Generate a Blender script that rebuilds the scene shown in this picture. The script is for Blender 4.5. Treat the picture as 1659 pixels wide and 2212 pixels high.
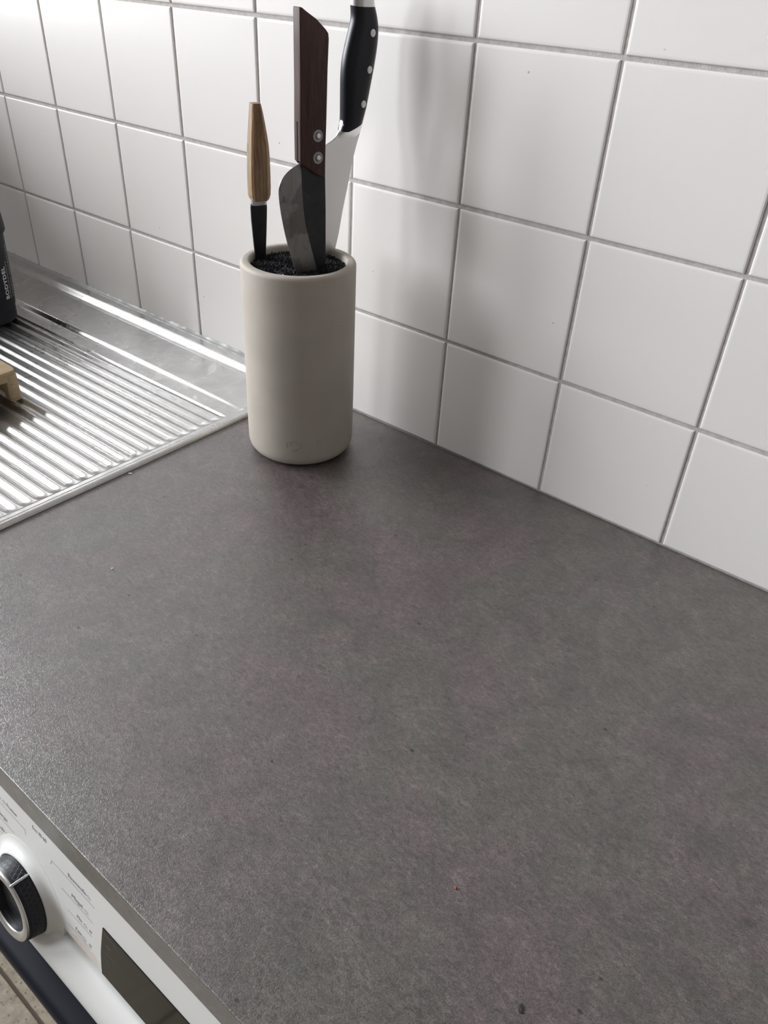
import bpy, bmesh, math, random
import numpy as np
from mathutils import Vector, Matrix

for o in list(bpy.data.objects):
    bpy.data.objects.remove(o, do_unlink=True)
scene = bpy.context.scene
C = scene.collection
rng = random.Random(7)

# ------------------------------------------------------------------ camera
CAM_F, IMG_W, IMG_H = 1690.469, 1659, 2212
CAM_POS = Vector((0.474486, -0.718169, 0.497776))
CAM_ROTVEC = Vector((0.5730131, 0.6503615, 0.2552445))
cam_data = bpy.data.cameras.new('camera')
cam = bpy.data.objects.new('camera', cam_data)
C.objects.link(cam)
cam_data.sensor_fit = 'HORIZONTAL'
cam_data.sensor_width = 36.0
cam_data.lens = CAM_F / IMG_W * 36.0
cam_data.clip_start = 0.01
_R = Matrix.Rotation(CAM_ROTVEC.length, 3, CAM_ROTVEC.normalized()) @ Matrix(((1, 0, 0), (0, 0, -1), (0, 1, 0)))
_M = Matrix((_R[0], -_R[1], -_R[2])).transposed().to_4x4()
_M.translation = CAM_POS
cam.matrix_world = _M
scene.camera = cam

# ------------------------------------------------------------------ light
WALL_L, WALL_R, WALL_F, CEIL, FLOOR = -3.00, 2.70, -4.00, 2.30, -0.90
WIN_Y0, WIN_Y1, WIN_Z0, WIN_Z1 = -2.20, -0.42, 0.45, 2.22      # window opening in the left wall

world = bpy.data.worlds.new('world')
scene.world = world
world.use_nodes = True
bg = world.node_tree.nodes['Background']
bg.inputs['Color'].default_value = (0.62, 0.74, 0.95, 1)
bg.inputs['Strength'].default_value = 1.0

WINDOWS = [(WIN_Y0, WIN_Y1, WIN_Z0, WIN_Z1, 252.0), (-3.75, -2.55, WIN_Z0, WIN_Z1, 138.0)]   # left wall: main window, then one added to lift the tile shadows
for wy0, wy1, wz0, wz1, watt in WINDOWS:
    wl = bpy.data.lights.new('window_daylight_and_fill', 'AREA')
    wl.shape = 'RECTANGLE'
    wl.size = wy1 - wy0
    wl.size_y = wz1 - wz0
    wl.energy = watt
    wl.color = (0.945, 0.965, 1.0)
    wlo = bpy.data.objects.new('window_daylight_and_fill', wl)
    C.objects.link(wlo)
    wlo.location = (WALL_L - 0.17, (wy0 + wy1) / 2, (wz0 + wz1) / 2)
    wlo.rotation_euler = (math.radians(90), 0, math.radians(-90))

vs = scene.view_settings
vs.view_transform = 'Standard'
vs.look = 'None'
vs.gamma = 1.0
vs.exposure = 0.04
vs.use_curve_mapping = False


# ------------------------------------------------------------------ helpers
class NT:
    def __init__(s, name):
        s.m = bpy.data.materials.new(name)
        s.m.use_nodes = True
        s.t = s.m.node_tree
        s.b = s.t.nodes['Principled BSDF']
        s.tc = s.t.nodes.new('ShaderNodeTexCoord')

    def node(s, typ, **kw):
        n = s.t.nodes.new(typ)
        for k, v in kw.items():
            if k in n.inputs.keys():
                s.put(n.inputs[k], v)
            else:
                setattr(n, k, v)
        return n

    def put(s, sock, v):
        if hasattr(v, 'is_output'):
            s.t.links.new(v, sock)
        else:
            if isinstance(v, (tuple, list)) and len(v) == 3 and sock.type == 'RGBA':
                v = (*v, 1)
            sock.default_value = v

    def coord(s, scale=(1, 1, 1), rot=(0, 0, 0), kind='Object'):
        mp = s.node('ShaderNodeMapping')
        s.put(mp.inputs['Vector'], s.tc.outputs[kind])
        mp.inputs['Scale'].default_value = scale
        mp.inputs['Rotation'].default_value = rot
        return mp.outputs[0]

    def noise(s, vec, scale, detail=4, rough=0.5, dist=0.0):
        n = s.node('ShaderNodeTexNoise', Scale=scale, Detail=detail, Roughness=rough, Distortion=dist)
        s.put(n.inputs['Vector'], vec)
        return n.outputs['Fac']

    def voro(s, vec, scale, feature='F1', rand=1.0):
        n = s.node('ShaderNodeTexVoronoi', feature=feature, Scale=scale, Randomness=rand)
        s.put(n.inputs['Vector'], vec)
        return n

    def ramp(s, fac, stops):
        n = s.node('ShaderNodeValToRGB')
        s.put(n.inputs[0], fac)
        el = n.color_ramp.elements
        while len(el) < len(stops):
            el.new(0.5)
        for e, (p, c) in zip(el, stops):
            e.position = p
            e.color = (*c, 1) if isinstance(c, (tuple, list)) else (c, c, c, 1)
        return n.outputs[0]

    def mix(s, fac, a, b, mode='MIX'):
        n = s.node('ShaderNodeMix', data_type='RGBA', blend_type=mode)
        s.put(n.inputs[0], fac)
        s.put(n.inputs[6], a)
        s.put(n.inputs[7], b)
        return n.outputs[2]

    def math(s, op, a, b=0.0, clamp=False):
        n = s.node('ShaderNodeMath', operation=op, use_clamp=clamp)
        s.put(n.inputs[0], a)
        s.put(n.inputs[1], b)
        return n.outputs[0]

    def bump(s, h, strength, dist, prev=None):
        n = s.node('ShaderNodeBump', Strength=strength, Distance=dist)
        s.put(n.inputs['Height'], h)
        if prev is not None:
            s.put(n.inputs['Normal'], prev)
        return n.outputs[0]

    def set(s, **kw):
        names = dict(color='Base Color', rough='Roughness', metal='Metallic', normal='Normal', spec='Specular IOR Level',
                     coat='Coat Weight', coat_rough='Coat Roughness', aniso='Anisotropic', sheen='Sheen Weight')
        for k, v in kw.items():
            s.put(s.b.inputs[names[k]], v)
        return s.m


def simple(name, col, rough=0.5, metal=0.0, **kw):
    return NT(name).set(color=col, rough=rough, metal=metal, **kw)


def link(name, me, mat=None, parent=None, label=None, cat=None, group=None, kind=None):
    o = bpy.data.objects.new(name, me)
    C.objects.link(o)
    if mat is not None and me is not None and not me.materials:
        me.materials.append(mat)
    if parent is not None:
        o.parent = parent
    tag(o, label, cat, group, kind)
    return o


def tag(o, label=None, cat=None, group=None, kind=None):
    if label: o['label'] = label
    if cat: o['category'] = cat
    if group: o['group'] = group
    if kind: o['kind'] = kind
    return o


def empty(name, loc=(0, 0, 0), label=None, cat=None, group=None, kind=None):
    o = bpy.data.objects.new(name, None)
    C.objects.link(o)
    o.location = loc
    o.empty_display_size = 0.02
    return tag(o, label, cat, group, kind)


def pydata(name, v, f, smooth=False, angle=None):
    me = bpy.data.meshes.new(name)
    me.from_pydata([tuple(p) for p in v], [], [tuple(q) for q in f])
    bm = bmesh.new(); bm.from_mesh(me)
    bmesh.ops.recalc_face_normals(bm, faces=bm.faces)
    bm.to_mesh(me); bm.free()
    if smooth or angle is not None:
        me.shade_smooth()
        if angle is not None:
            me.set_sharp_from_angle(angle=math.radians(angle))
    return me


def box_data(x0, x1, y0, y1, z0, z1):
    v = [(x, y, z) for x in (x0, x1) for y in (y0, y1) for z in (z0, z1)]
    f = [(0, 1, 3, 2), (4, 6, 7, 5), (0, 4, 5, 1), (2, 3, 7, 6), (0, 2, 6, 4), (1, 5, 7, 3)]
    return v, f


def box(name, x0, x1, y0, y1, z0, z1, bevel=0.0, seg=2):
    v, f = box_data(x0, x1, y0, y1, z0, z1)
    me = pydata(name, v, f)
    if bevel:
        bev(me, bevel, seg)
    return me


def bev(me, w, seg=2, angle=30):
    bm = bmesh.new(); bm.from_mesh(me)
    es = [e for e in bm.edges if len(e.link_faces) == 2 and e.calc_face_angle(0) > math.radians(angle)]
    bmesh.ops.bevel(bm, geom=es, offset=w, segments=seg, profile=0.5, affect='EDGES', clamp_overlap=True)
    bm.to_mesh(me); bm.free()
    me.shade_smooth()
    me.set_sharp_from_angle(angle=math.radians(35))


def boxes(name, lst):
    V, F = [], []
    for b in lst:
        v, f = box_data(*b)
        n = len(V)
        V += v
        F += [tuple(i + n for i in q) for q in f]
    return pydata(name, V, F)


def lathe(name, prof, seg=96, angle=40, caps=True):
    v, f = [], []
    n = len(prof)
    for i in range(seg):
        a = 2 * math.pi * i / seg
        for r, z in prof:
            v.append((r * math.cos(a), r * math.sin(a), z))
    for i in range(seg):
        j = (i + 1) % seg
        for k in range(n - 1):
            f.append((i * n + k, j * n + k, j * n + k + 1, i * n + k + 1))
    if caps:
        if prof[0][0] > 1e-6: f.append(tuple(i * n for i in range(seg)))
        if prof[-1][0] > 1e-6: f.append(tuple(i * n + n - 1 for i in range(seg)))
    return pydata(name, v, f, angle=angle)


def extrude_x(name, prof, x0, x1, angle=30):
    """closed (y,z) profile extruded along x"""
    n = len(prof)
    v = [(x0, y, z) for y, z in prof] + [(x1, y, z) for y, z in prof]
    f = [(i, (i + 1) % n, (i + 1) % n + n, i + n) for i in range(n)] + [tuple(range(n)), tuple(range(n, 2 * n))]
    return pydata(name, v, f, angle=angle)


def smooth_path(pts, n=6, closed=False):
    """Catmull-Rom"""
    out = []
    P = [np.array(p, float) for p in pts]
    m = len(P)
    rng_ = range(m) if closed else range(m - 1)
    for i in rng_:
        p0 = P[(i - 1) % m] if closed or i > 0 else 2 * P[0] - P[1]
        p1 = P[i]; p2 = P[(i + 1) % m]
        p3 = P[(i + 2) % m] if closed or i + 2 < m else 2 * P[-1] - P[-2]
        for k in range(n):
            t = k / n
            out.append(0.5 * (2 * p1 + (p2 - p0) * t + (2 * p0 - 5 * p1 + 4 * p2 - p3) * t * t + (3 * p1 - p0 - 3 * p2 + p3) * t ** 3))
    if not closed:
        out.append(P[-1])
    return out


def tube(name, pts, r, seg=6):
    v, f = [], []
    P = [Vector(p) for p in pts]
    for i, p in enumerate(P):
        d = (P[min(i + 1, len(P) - 1)] - P[max(i - 1, 0)]).normalized()
        a = d.orthogonal().normalized(); b = d.cross(a)
        for k in range(seg):
            t = 2 * math.pi * k / seg
            v.append(p + (a * math.cos(t) + b * math.sin(t)) * r)
    for i in range(len(P) - 1):
        for k in range(seg):
            j = (k + 1) % seg
            f.append((i * seg + k, i * seg + j, (i + 1) * seg + j, (i + 1) * seg + k))
    f.append(tuple(range(seg))); f.append(tuple(range((len(P) - 1) * seg, len(P) * seg)))
    return pydata(name, v, f, smooth=True)


def basis(P0, u, n, v):
    """local x=u, y=-n (so that local frame is right-handed), z=v"""
    m = Matrix((Vector(u), -Vector(n), Vector(v))).transposed().to_4x4()
    m.translation = Vector(P0)
    return m


def text_mesh(body, size, align='LEFT', shear=0.0, spacing=1.0, offset=0.0):
    cu = bpy.data.curves.new('t', 'FONT')
    cu.body = body
    cu.size = size
    cu.align_x = align
    cu.shear = shear
    cu.space_character = spacing
    cu.offset = offset
    cu.resolution_u = 3
    o = bpy.data.objects.new('t', cu)
    C.objects.link(o)
    dg = bpy.context.evaluated_depsgraph_get()
    me = bpy.data.meshes.new_from_object(o.evaluated_get(dg))
    bpy.data.objects.remove(o, do_unlink=True)
    bpy.data.curves.remove(cu)
    me.materials.clear()
    return me


# ------------------------------------------------------------------ materials
def mat_worktop():
    s = NT('worktop_laminate')
    o = s.coord()
    big = s.noise(o, 7.0, 4, 0.6, 0.8)
    col = s.ramp(big, [(0.38, (0.089, 0.064, 0.066)), (0.50, (0.081, 0.067, 0.061)), (0.60, (0.078, 0.072, 0.060))])
    mid = s.noise(o, 30, 8, 0.72, 0.7)
    col = s.mix(0.55, col, s.ramp(mid, [(0.36, 0.52), (0.46, 0.86), (0.54, 1.10), (0.66, 1.60)]), 'MULTIPLY')
    str_ = s.noise(s.coord((1, 1.8, 1), (0, 0, 0.5)), 175, 7, 0.78, 0.9)
    col = s.mix(1.0, col, s.ramp(str_, [(0.36, 0.45), (0.46, 0.85), (0.54, 1.10), (0.66, 1.75)]), 'MULTIPLY')
    fine = s.noise(o, 800, 3, 0.6)
    col = s.mix(0.6, col, s.ramp(fine, [(0.3, 0.45), (0.7, 1.75)]), 'MULTIPLY')
    # small dark flecks of the stone print
    vz = s.voro(s.coord((1.0, 1.5, 1), (0, 0, 0.7)), 46)
    fl = s.ramp(s.math('ADD', vz.outputs['Distance'], s.math('MULTIPLY', s.noise(o, 300, 2), 0.05)), [(0.085, 1.0), (0.13, 0.0)])
    keep = s.ramp(s.noise(o, 14, 2), [(0.54, 0.0), (0.60, 1.0)])
    flm = s.math('MULTIPLY', s.math('MULTIPLY', fl, keep), 0.75)
    col = s.mix(flm, col, (0.012, 0.011, 0.012))
    wrinkle = s.noise(o, 470, 3, 0.55, 2.0)
    pits = s.noise(o, 900, 2, 0.5)
    n = s.bump(s.ramp(wrinkle, [(0.36, 0.0), (0.50, 0.75), (0.62, 1.0)]), 0.25, 0.0005)
    n = s.bump(pits, 0.2, 0.0003, n)
    s.put(s.b.inputs['Coat Normal'], n)
    s.b.inputs['Coat IOR'].default_value = 1.62
    rr = s.ramp(mid, [(0.3, 0.48), (0.7, 0.40)])
    spec = s.math('SUBTRACT', 0.6, s.math('MULTIPLY', flm, 0.6))
    return s.set(color=col, rough=rr, normal=n, spec=spec, coat=1.0, coat_rough=0.34)


def mat_tile():
    s = NT('white_glazed_tile')
    o = s.coord()
    info = s.node('ShaderNodeObjectInfo')
    w = s.node('ShaderNodeVectorMath', operation='ADD')
    s.put(w.inputs[0], o)
    sc = s.node('ShaderNodeVectorMath', operation='SCALE')
    s.put(sc.inputs[0], info.outputs['Location']); sc.inputs['Scale'].default_value = 13.7
    s.put(w.inputs[1], sc.outputs[0])
    v = w.outputs[0]
    col = s.mix(s.noise(v, 3, 2), (0.775, 0.750, 0.722), (0.815, 0.790, 0.762))
    vz = s.voro(v, 26)
    d = s.math('ADD', vz.outputs['Distance'], s.math('MULTIPLY', s.noise(v, 260, 3), 0.06))
    spots = s.ramp(d, [(0.052, 1.0), (0.066, 0.0)])
    keep = s.ramp(s.noise(v, 9, 2), [(0.50, 0.0), (0.56, 1.0)])
    col = s.mix(s.math('MULTIPLY', s.math('MULTIPLY', spots, keep), 0.6), col, (0.22, 0.17, 0.13))
    n = s.bump(s.noise(v, 26, 2), 0.10, 0.002)
    n = s.bump(s.noise(v, 700, 2), 0.05, 0.0003, n)
    return s.set(color=col, rough=0.32, normal=n, spec=0.42)


def mat_grout():
    s = NT('grey_grout')
    o = s.coord()
    col = s.ramp(s.noise(o, 160, 4, 0.6), [(0.3, (0.40, 0.375, 0.36)), (0.7, (0.54, 0.515, 0.50))])
    return s.set(color=col, rough=0.9, normal=s.bump(s.noise(o, 700, 3), 0.6, 0.0006))


def mat_steel():
    s = NT('brushed_sink_steel')
    o = s.coord()
    sm = s.noise(o, 30, 5, 0.65, 1.0)
    rough = s.ramp(sm, [(0.3, 0.24), (0.7, 0.38)])
    n = s.bump(s.noise(s.coord((2, 60, 60)), 18, 3), 0.07, 0.0004)
    n = s.bump(s.noise(o, 40, 2), 0.08, 0.0006, n)
    col = s.ramp(sm, [(0.3, (0.60, 0.59, 0.58)), (0.7, (0.50, 0.495, 0.485))])
    return s.set(color=col, rough=rough, metal=1.0, normal=n)


def mat_stoneware():
    s = NT('beige_stoneware')
    o = s.coord()
    col = s.ramp(s.noise(o, 18, 4, 0.6), [(0.3, (0.405, 0.365, 0.315)), (0.7, (0.455, 0.415, 0.36))])
    vz = s.voro(o, 38)
    sp = s.ramp(vz.outputs['Distance'], [(0.03, 1.0), (0.045, 0.0)])
    keep = s.ramp(s.noise(o, 12, 2), [(0.55, 0.0), (0.6, 1.0)])
    col = s.mix(s.math('MULTIPLY', s.math('MULTIPLY', sp, keep), 0.6), col, (0.1, 0.09, 0.08))
    return s.set(color=col, rough=0.62, normal=s.bump(s.noise(o, 500, 3), 0.06, 0.0005), spec=0.35)


def mat_wood(name, dark, light, grain=(60, 60, 4), rough=0.5, detail=7):
    s = NT(name)
    g = s.noise(s.coord(grain), 6, detail, 0.62, 1.2)
    f = s.noise(s.coord(tuple(x * 5 for x in grain)), 8, 3, 0.6)
    col = s.ramp(g, [(0.28, dark), (0.68, light)])
    col = s.mix(0.4, col, s.ramp(f, [(0.3, 0.6), (0.7, 1.3)]), 'MULTIPLY')
    return s.set(color=col, rough=rough, normal=s.bump(f, 0.25, 0.0003), spec=0.25)


def mat_forged():
    s = NT('dark_forged_steel')
    o = s.coord()
    g = s.noise(o, 45, 6, 0.65, 0.8)
    col = s.ramp(g, [(0.25, (0.020, 0.021, 0.024)), (0.6, (0.040, 0.041, 0.045)), (0.85, (0.10, 0.10, 0.105))])
    return s.set(color=col, rough=s.ramp(g, [(0.3, 0.38), (0.7, 0.6)]), metal=0.75, normal=s.bump(g, 0.15, 0.0004))


def mat_ground():
    s = NT('ground_blade_bevel')
    o = s.coord()
    g = s.noise(s.coord((1, 1, 0.25), (0, 0.5, 0)), 90, 6, 0.7, 0.6)
    st = s.ramp(s.noise(o, 28, 4, 0.6, 0.6), [(0.50, 0.0), (0.58, 1.0)])
    col = s.ramp(g, [(0.3, (0.17, 0.163, 0.156)), (0.7, (0.27, 0.26, 0.25))])
    col = s.mix(s.math('MULTIPLY', st, 0.5), col, (0.055, 0.046, 0.042))
    return s.set(color=col, rough=0.42, metal=0.7, normal=s.bump(g, 0.12, 0.0003))


def mat_blade():
    s = NT('polished_blade_steel')
    f = s.noise(s.coord((6, 6, 320)), 5, 3)
    return s.set(color=(0.80, 0.79, 0.775), rough=0.36, metal=1.0, normal=s.bump(f, 0.04, 0.0002))


def mat_floor():
    s = NT('beige_stone_floor')
    o = s.coord()
    g = s.noise(o, 60, 6, 0.7)
    col = s.ramp(g, [(0.28, (0.14, 0.112, 0.072)), (0.5, (0.23, 0.192, 0.135)), (0.75, (0.34, 0.295, 0.225))])
    vz = s.voro(o, 90)
    col = s.mix(s.ramp(vz.outputs['Distance'], [(0.12, 0.7), (0.2, 0.0)]), col, (0.06, 0.045, 0.035))
    return s.set(color=col, rough=0.5, normal=s.bump(g, 0.2, 0.001))


def mat_panel():
    s = NT('white_appliance_plastic')
    o = s.coord()
    col = s.mix(s.noise(o, 8, 3), (0.68, 0.68, 0.655), (0.72, 0.72, 0.70))
    # dried pinkish detergent residue beside the dial
    mp = s.node('ShaderNodeMapping')
    s.put(mp.inputs['Vector'], o)
    mp.inputs['Scale'].default_value = (1 / 0.030, 1 / 0.012, 1 / 0.010)
    mp.inputs['Location'].default_value = (-(0.138 - 0.086) / 0.030, -(-0.6165 + 0.3) / 0.012, -(-0.1215 + 0.9) / 0.010)
    ln = s.node('ShaderNodeVectorMath', operation='LENGTH')
    s.put(ln.inputs[0], mp.outputs[0])
    m = s.ramp(s.math('ADD', ln.outputs['Value'], s.math('MULTIPLY', s.noise(o, 180, 4), 0.7)), [(0.9, 0.45), (1.45, 0.0)])
    col = s.mix(m, col, (0.62, 0.47, 0.37))
    return s.set(color=col, rough=0.38, normal=s.bump(s.noise(o, 900, 2), 0.04, 0.0002))


def mat_knurl():
    s = NT('black_knob_rubber')
    sep = s.node('ShaderNodeSeparateXYZ')
    s.put(sep.inputs[0], s.tc.outputs['Object'])
    ang = s.math('MULTIPLY', s.math('ARCTAN2', sep.outputs['Y'], sep.outputs['X']), 0.0335 / 0.0042)
    hz = s.math('MULTIPLY', sep.outputs['Z'], 1.0 / 0.0042)

    def line(v):
        return s.ramp(s.math('ABSOLUTE', s.math('SUBTRACT', s.math('FRACT', v), 0.5)), [(0.05, 1.0), (0.11, 0.0)])
    l = s.math('MAXIMUM', s.math('MAXIMUM', line(s.math('ADD', ang, s.math('MULTIPLY', hz, 0.6))), line(s.math('SUBTRACT', ang, s.math('MULTIPLY', hz, 0.6)))), line(s.math('MULTIPLY', hz, 1.2)))
    band = s.math('MULTIPLY', s.math('GREATER_THAN', sep.outputs['Z'], 0.0072), s.math('LESS_THAN', sep.outputs['Z'], 0.0165))
    l = s.math('MULTIPLY', l, band)
    return s.set(color=s.mix(l, (0.011, 0.012, 0.017), (0.03, 0.03, 0.034)), rough=0.42, normal=s.bump(l, 0.8, 0.0004), spec=0.35)


def mat_black(name, col, rough, bumpsc=600, st=0.05, spec=0.3):
    s = NT(name)
    return s.set(color=col, rough=rough, normal=s.bump(s.noise(s.coord(), bumpsc, 2), st, 0.0003), spec=spec)


def mat_wall(name, a, b):
    s = NT(name)
    o = s.coord()
    return s.set(color=s.mix(s.noise(o, 4, 4), a, b), rough=0.85, normal=s.bump(s.noise(o, 120, 4), 0.15, 0.002))


def mat_glass():
    s = NT('window_glass')
    t = s.t
    tr = t.nodes.new('ShaderNodeBsdfTransparent')
    gl = t.nodes.new('ShaderNodeBsdfGlossy')
    gl.inputs['Roughness'].default_value = 0.02
    fr = t.nodes.new('ShaderNodeFresnel')
    fr.inputs['IOR'].default_value = 1.3
    mx = t.nodes.new('ShaderNodeMixShader')
    t.links.new(fr.outputs[0], mx.inputs[0])
    t.links.new(tr.outputs[0], mx.inputs[1]); t.links.new(gl.outputs[0], mx.inputs[2])
    t.links.new(mx.outputs[0], t.nodes['Material Output'].inputs['Surface'])
    t.nodes.remove(s.b)
    return s.m


M = dict(
    worktop=mat_worktop(), tile=mat_tile(), grout=mat_grout(), steel=mat_steel(), stone=mat_stoneware(),
    rosewood=mat_wood('dark_rosewood', (0.028, 0.014, 0.012), (0.085, 0.041, 0.034), (70, 70, 4), 0.55),
    oak=mat_wood('light_oak', (0.16, 0.095, 0.050), (0.42, 0.29, 0.175), (55, 55, 4), 0.6),
    bamboo=mat_wood('pale_bamboo', (0.36, 0.26, 0.155), (0.56, 0.44, 0.29), (50, 5, 50), 0.55),
    forged=mat_forged(), ground=mat_ground(), blade=mat_blade(), floor=mat_floor(), panel=mat_panel(),
    knurl=mat_knurl(), wall=mat_wall('white_wall_paint', (0.23, 0.215, 0.20), (0.27, 0.25, 0.235)),
    ceil=mat_wall('ceiling_paint', (0.30, 0.29, 0.28), (0.34, 0.33, 0.32)),
    black_plastic=mat_black('black_handle_plastic', (0.009, 0.010, 0.015), 0.36),
    black_gloss=mat_black('black_gloss_trim', (0.007, 0.008, 0.013), 0.42, spec=0.15),
    bottle=mat_black('black_shaker_plastic', (0.014, 0.016, 0.022), 0.42),
    bristle=mat_black('black_bristle', (0.024, 0.025, 0.028), 0.5),
    screen=simple('dark_display_glass', (0.009, 0.0085, 0.008), 0.08, spec=0.3),
    silver=simple('satin_silver', (0.62, 0.62, 0.61), 0.32, 0.9),
    rivet=simple('bright_rivet', (0.62, 0.62, 0.61), 0.35, 0.85),
    washer=simple('grey_washer', (0.30, 0.30, 0.30), 0.6, 0.4),
    print_=simple('grey_print', (0.17, 0.175, 0.18), 0.6),
    print_w=simple('white_print', (0.62, 0.63, 0.64), 0.6),
    icon=simple('dim_display_print', (0.16, 0.155, 0.15), 0.5),
    silicone=NT('grey_silicone').set(color=(0.36, 0.37, 0.36), rough=0.35),
    cabinet=simple('white_cabinet_board', (0.60, 0.59, 0.57), 0.45),
    frame=simple('white_window_frame', (0.74, 0.74, 0.73), 0.4),
    glass=mat_glass(),
    etched=simple('etched_stoneware_line', (0.28, 0.25, 0.215), 0.8),
    fgrout=simple('brown_floor_grout', (0.075, 0.058, 0.045), 0.9),
)

# ------------------------------------------------------------------ room shell
PITCH, ROW0 = 0.15, 0.1402
wb = link('wall_back', box('wall_back', WALL_L - 0.12, WALL_R + 0.12, 0.0018, 0.14, FLOOR, CEIL), M['grout'],
          label='wall of white square tiles with grey grout behind the worktop', cat='wall', kind='structure')
link('plaster', boxes('plaster', [(WALL_L, WALL_R, -0.006, 0.0022, 1.0422, CEIL), (WALL_L, -1.38, -0.006, 0.0022, FLOOR, 1.0422), (1.502, WALL_R, -0.006, 0.0022, FLOOR, 1.0422)]), M['wall'], wb)

TW, TH = 0.1466, 0.1458


def tile_mesh(name, w, h):
    v, f = [], []
    rings = [(0.0, 0.0040), (0.0, 0.0014), (0.0004, 0.0006), (0.0012, 0.00018), (0.0028, 0.0)]
    for ins, dep in rings:
        for sx, sz in ((-1, -1), (1, -1), (1, 1), (-1, 1)):
            v.append((sx * (w / 2 - ins), dep, sz * (h / 2 - ins)))
    for r in range(len(rings) - 1):
        for k in range(4):
            j = (k + 1) % 4
            f.append((r * 4 + k, r * 4 + j, (r + 1) * 4 + j, (r + 1) * 4 + k))
    f.append((16, 17, 18, 19)); f.append((0, 1, 2, 3))
    return pydata(name, v, f)


tile_me = tile_mesh('wall_tile', TW, TH)
LOWH = ROW0 - 0.0021 - 0.0012
tile_low = tile_mesh('wall_tile_cut', TW, LOWH)
for k in range(-9, 10):
    xc = (k + 0.5) * PITCH
    if xc - TW / 2 < WALL_L or xc + TW / 2 > WALL_R:
        continue
    for j in range(-1, 6):
        low = j < 0
        o = link('wall_tile', tile_low if low else tile_me, M['tile'], wb)
        zc = 0.0012 + LOWH / 2 if low else ROW0 + (j + 0.5) * PITCH
        o.location = (xc + rng.uniform(-1, 1) * 0.0004, rng.uniform(-1, 1) * 0.00018, zc + (0 if low else rng.uniform(-1, 1) * 0.0003))
        o.rotation_euler = (rng.uniform(-1, 1) * 0.0012, rng.uniform(-1, 1) * 0.0012, rng.uniform(-1, 1) * 0.0014)

wlft = boxes('wall_left', [
    (WALL_L - 0.30, WALL_L, WALL_F - 0.1, -3.75, FLOOR, CEIL), (WALL_L - 0.30, WALL_L, -2.55, WIN_Y0, FLOOR, CEIL), (WALL_L - 0.30, WALL_L, WIN_Y1, 0.0022, FLOOR, CEIL)]
    + [(WALL_L - 0.30, WALL_L, w[0], w[1], FLOOR, WIN_Z0) for w in WINDOWS] + [(WALL_L - 0.30, WALL_L, w[0], w[1], WIN_Z1, CEIL) for w in WINDOWS])
link('wall_left', wlft, M['wall'], label='painted side wall with the window beside the sink', cat='wall', kind='structure')
link('wall_added_blocker', box('wall_added_blocker', -1.38, -1.26, -0.59, 0.0018, FLOOR, 0.435), M['frame'],
     label='added unseen low white wall past the sink, shading the lower left tiles', cat='wall', kind='structure')  # added out of view to keep window light off the lower left tiles
link('wall_right', box('wall_right', WALL_R, WALL_R + 0.12, WALL_F, 0.0022, FLOOR, CEIL), M['wall'],
     label='painted wall at the far right end of the worktop', cat='wall', kind='structure')
link('wall_front', box('wall_front', WALL_L, WALL_R + 0.12, WALL_F - 0.12, WALL_F, FLOOR, CEIL), M['wall'],
     label='painted wall opposite the tiled wall', cat='wall', kind='structure')
link('ceiling', box('ceiling', WALL_L - 0.3, WALL_R + 0.12, WALL_F - 0.12, 0.14, CEIL, CEIL + 0.1), M['ceil'],
     label='white painted kitchen ceiling', cat='ceiling', kind='structure')
# window
fw = 0.05
for wi, (a, b, c, d_, _w) in enumerate(WINDOWS):
    win = empty('window_%d' % (wi + 1), (WALL_L - 0.08, 0, 0), ('white framed window in the side wall nearest the sink', 'added second window nearer the room front, a fill for the tile shadows')[wi], 'window', kind='structure')
    fr = boxes('window_frame', [(-0.03, 0.03, a, b, c, c + fw), (-0.03, 0.03, a, b, d_ - fw, d_), (-0.03, 0.03, a, a + fw, c + fw, d_ - fw), (-0.03, 0.03, b - fw, b, c + fw, d_ - fw)])
    link('window_frame', fr, M['frame'], win)
    link('pane', box('pane', -0.003, 0.003, a + fw, b - fw, c + fw, d_ - fw), M['glass'], win)
    link('window_sill', box('window_sill', 0.0, 0.12, a - 0.03, b + 0.03, c - 0.03, c, 0.004), M['frame'], win)

# floor with stone tiles
fl = link('floor', box('floor', WALL_L, WALL_R, WALL_F, 0.0022, FLOOR - 0.05, FLOOR - 0.0025), M['fgrout'],
          label='floor of beige stone tiles in front of the washing machine', cat='floor', kind='structure')
ftile = box('floor_tile', -0.1475, 0.1475, -0.1475, 0.1475, -0.008, 0.0, 0.0012, 1)
for i in range(-9, 9):
    for j in range(0, 10):
        cx, cy = -0.45 + 0.3 * i + 0.15, -0.598 - 0.3 * j + 0.15
        if cx - .15 < WALL_L or cx + .15 > WALL_R or cy - .15 < WALL_F: continue
        o = link('floor_tile', ftile, M['floor'], fl)
        o.location = (cx, cy, FLOOR)

# ------------------------------------------------------------------ worktop
SX0, SX1, SY0, SY1 = -1.22, -0.2225, -0.500, -0.0045          # sink outer edges
HX0, HX1, HY0, HY1 = SX0 + 0.012, SX1 - 0.012, SY0 + 0.012, SY1 - 0.016
WT, WT_L, WT_R = -0.036, -1.258, 1.30
V, F = [], []


def addb(*b):
    v, f = box_data(*b); n = len(V)
    V.extend(v); F.extend(tuple(i + n for i in q) for q in f)


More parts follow.
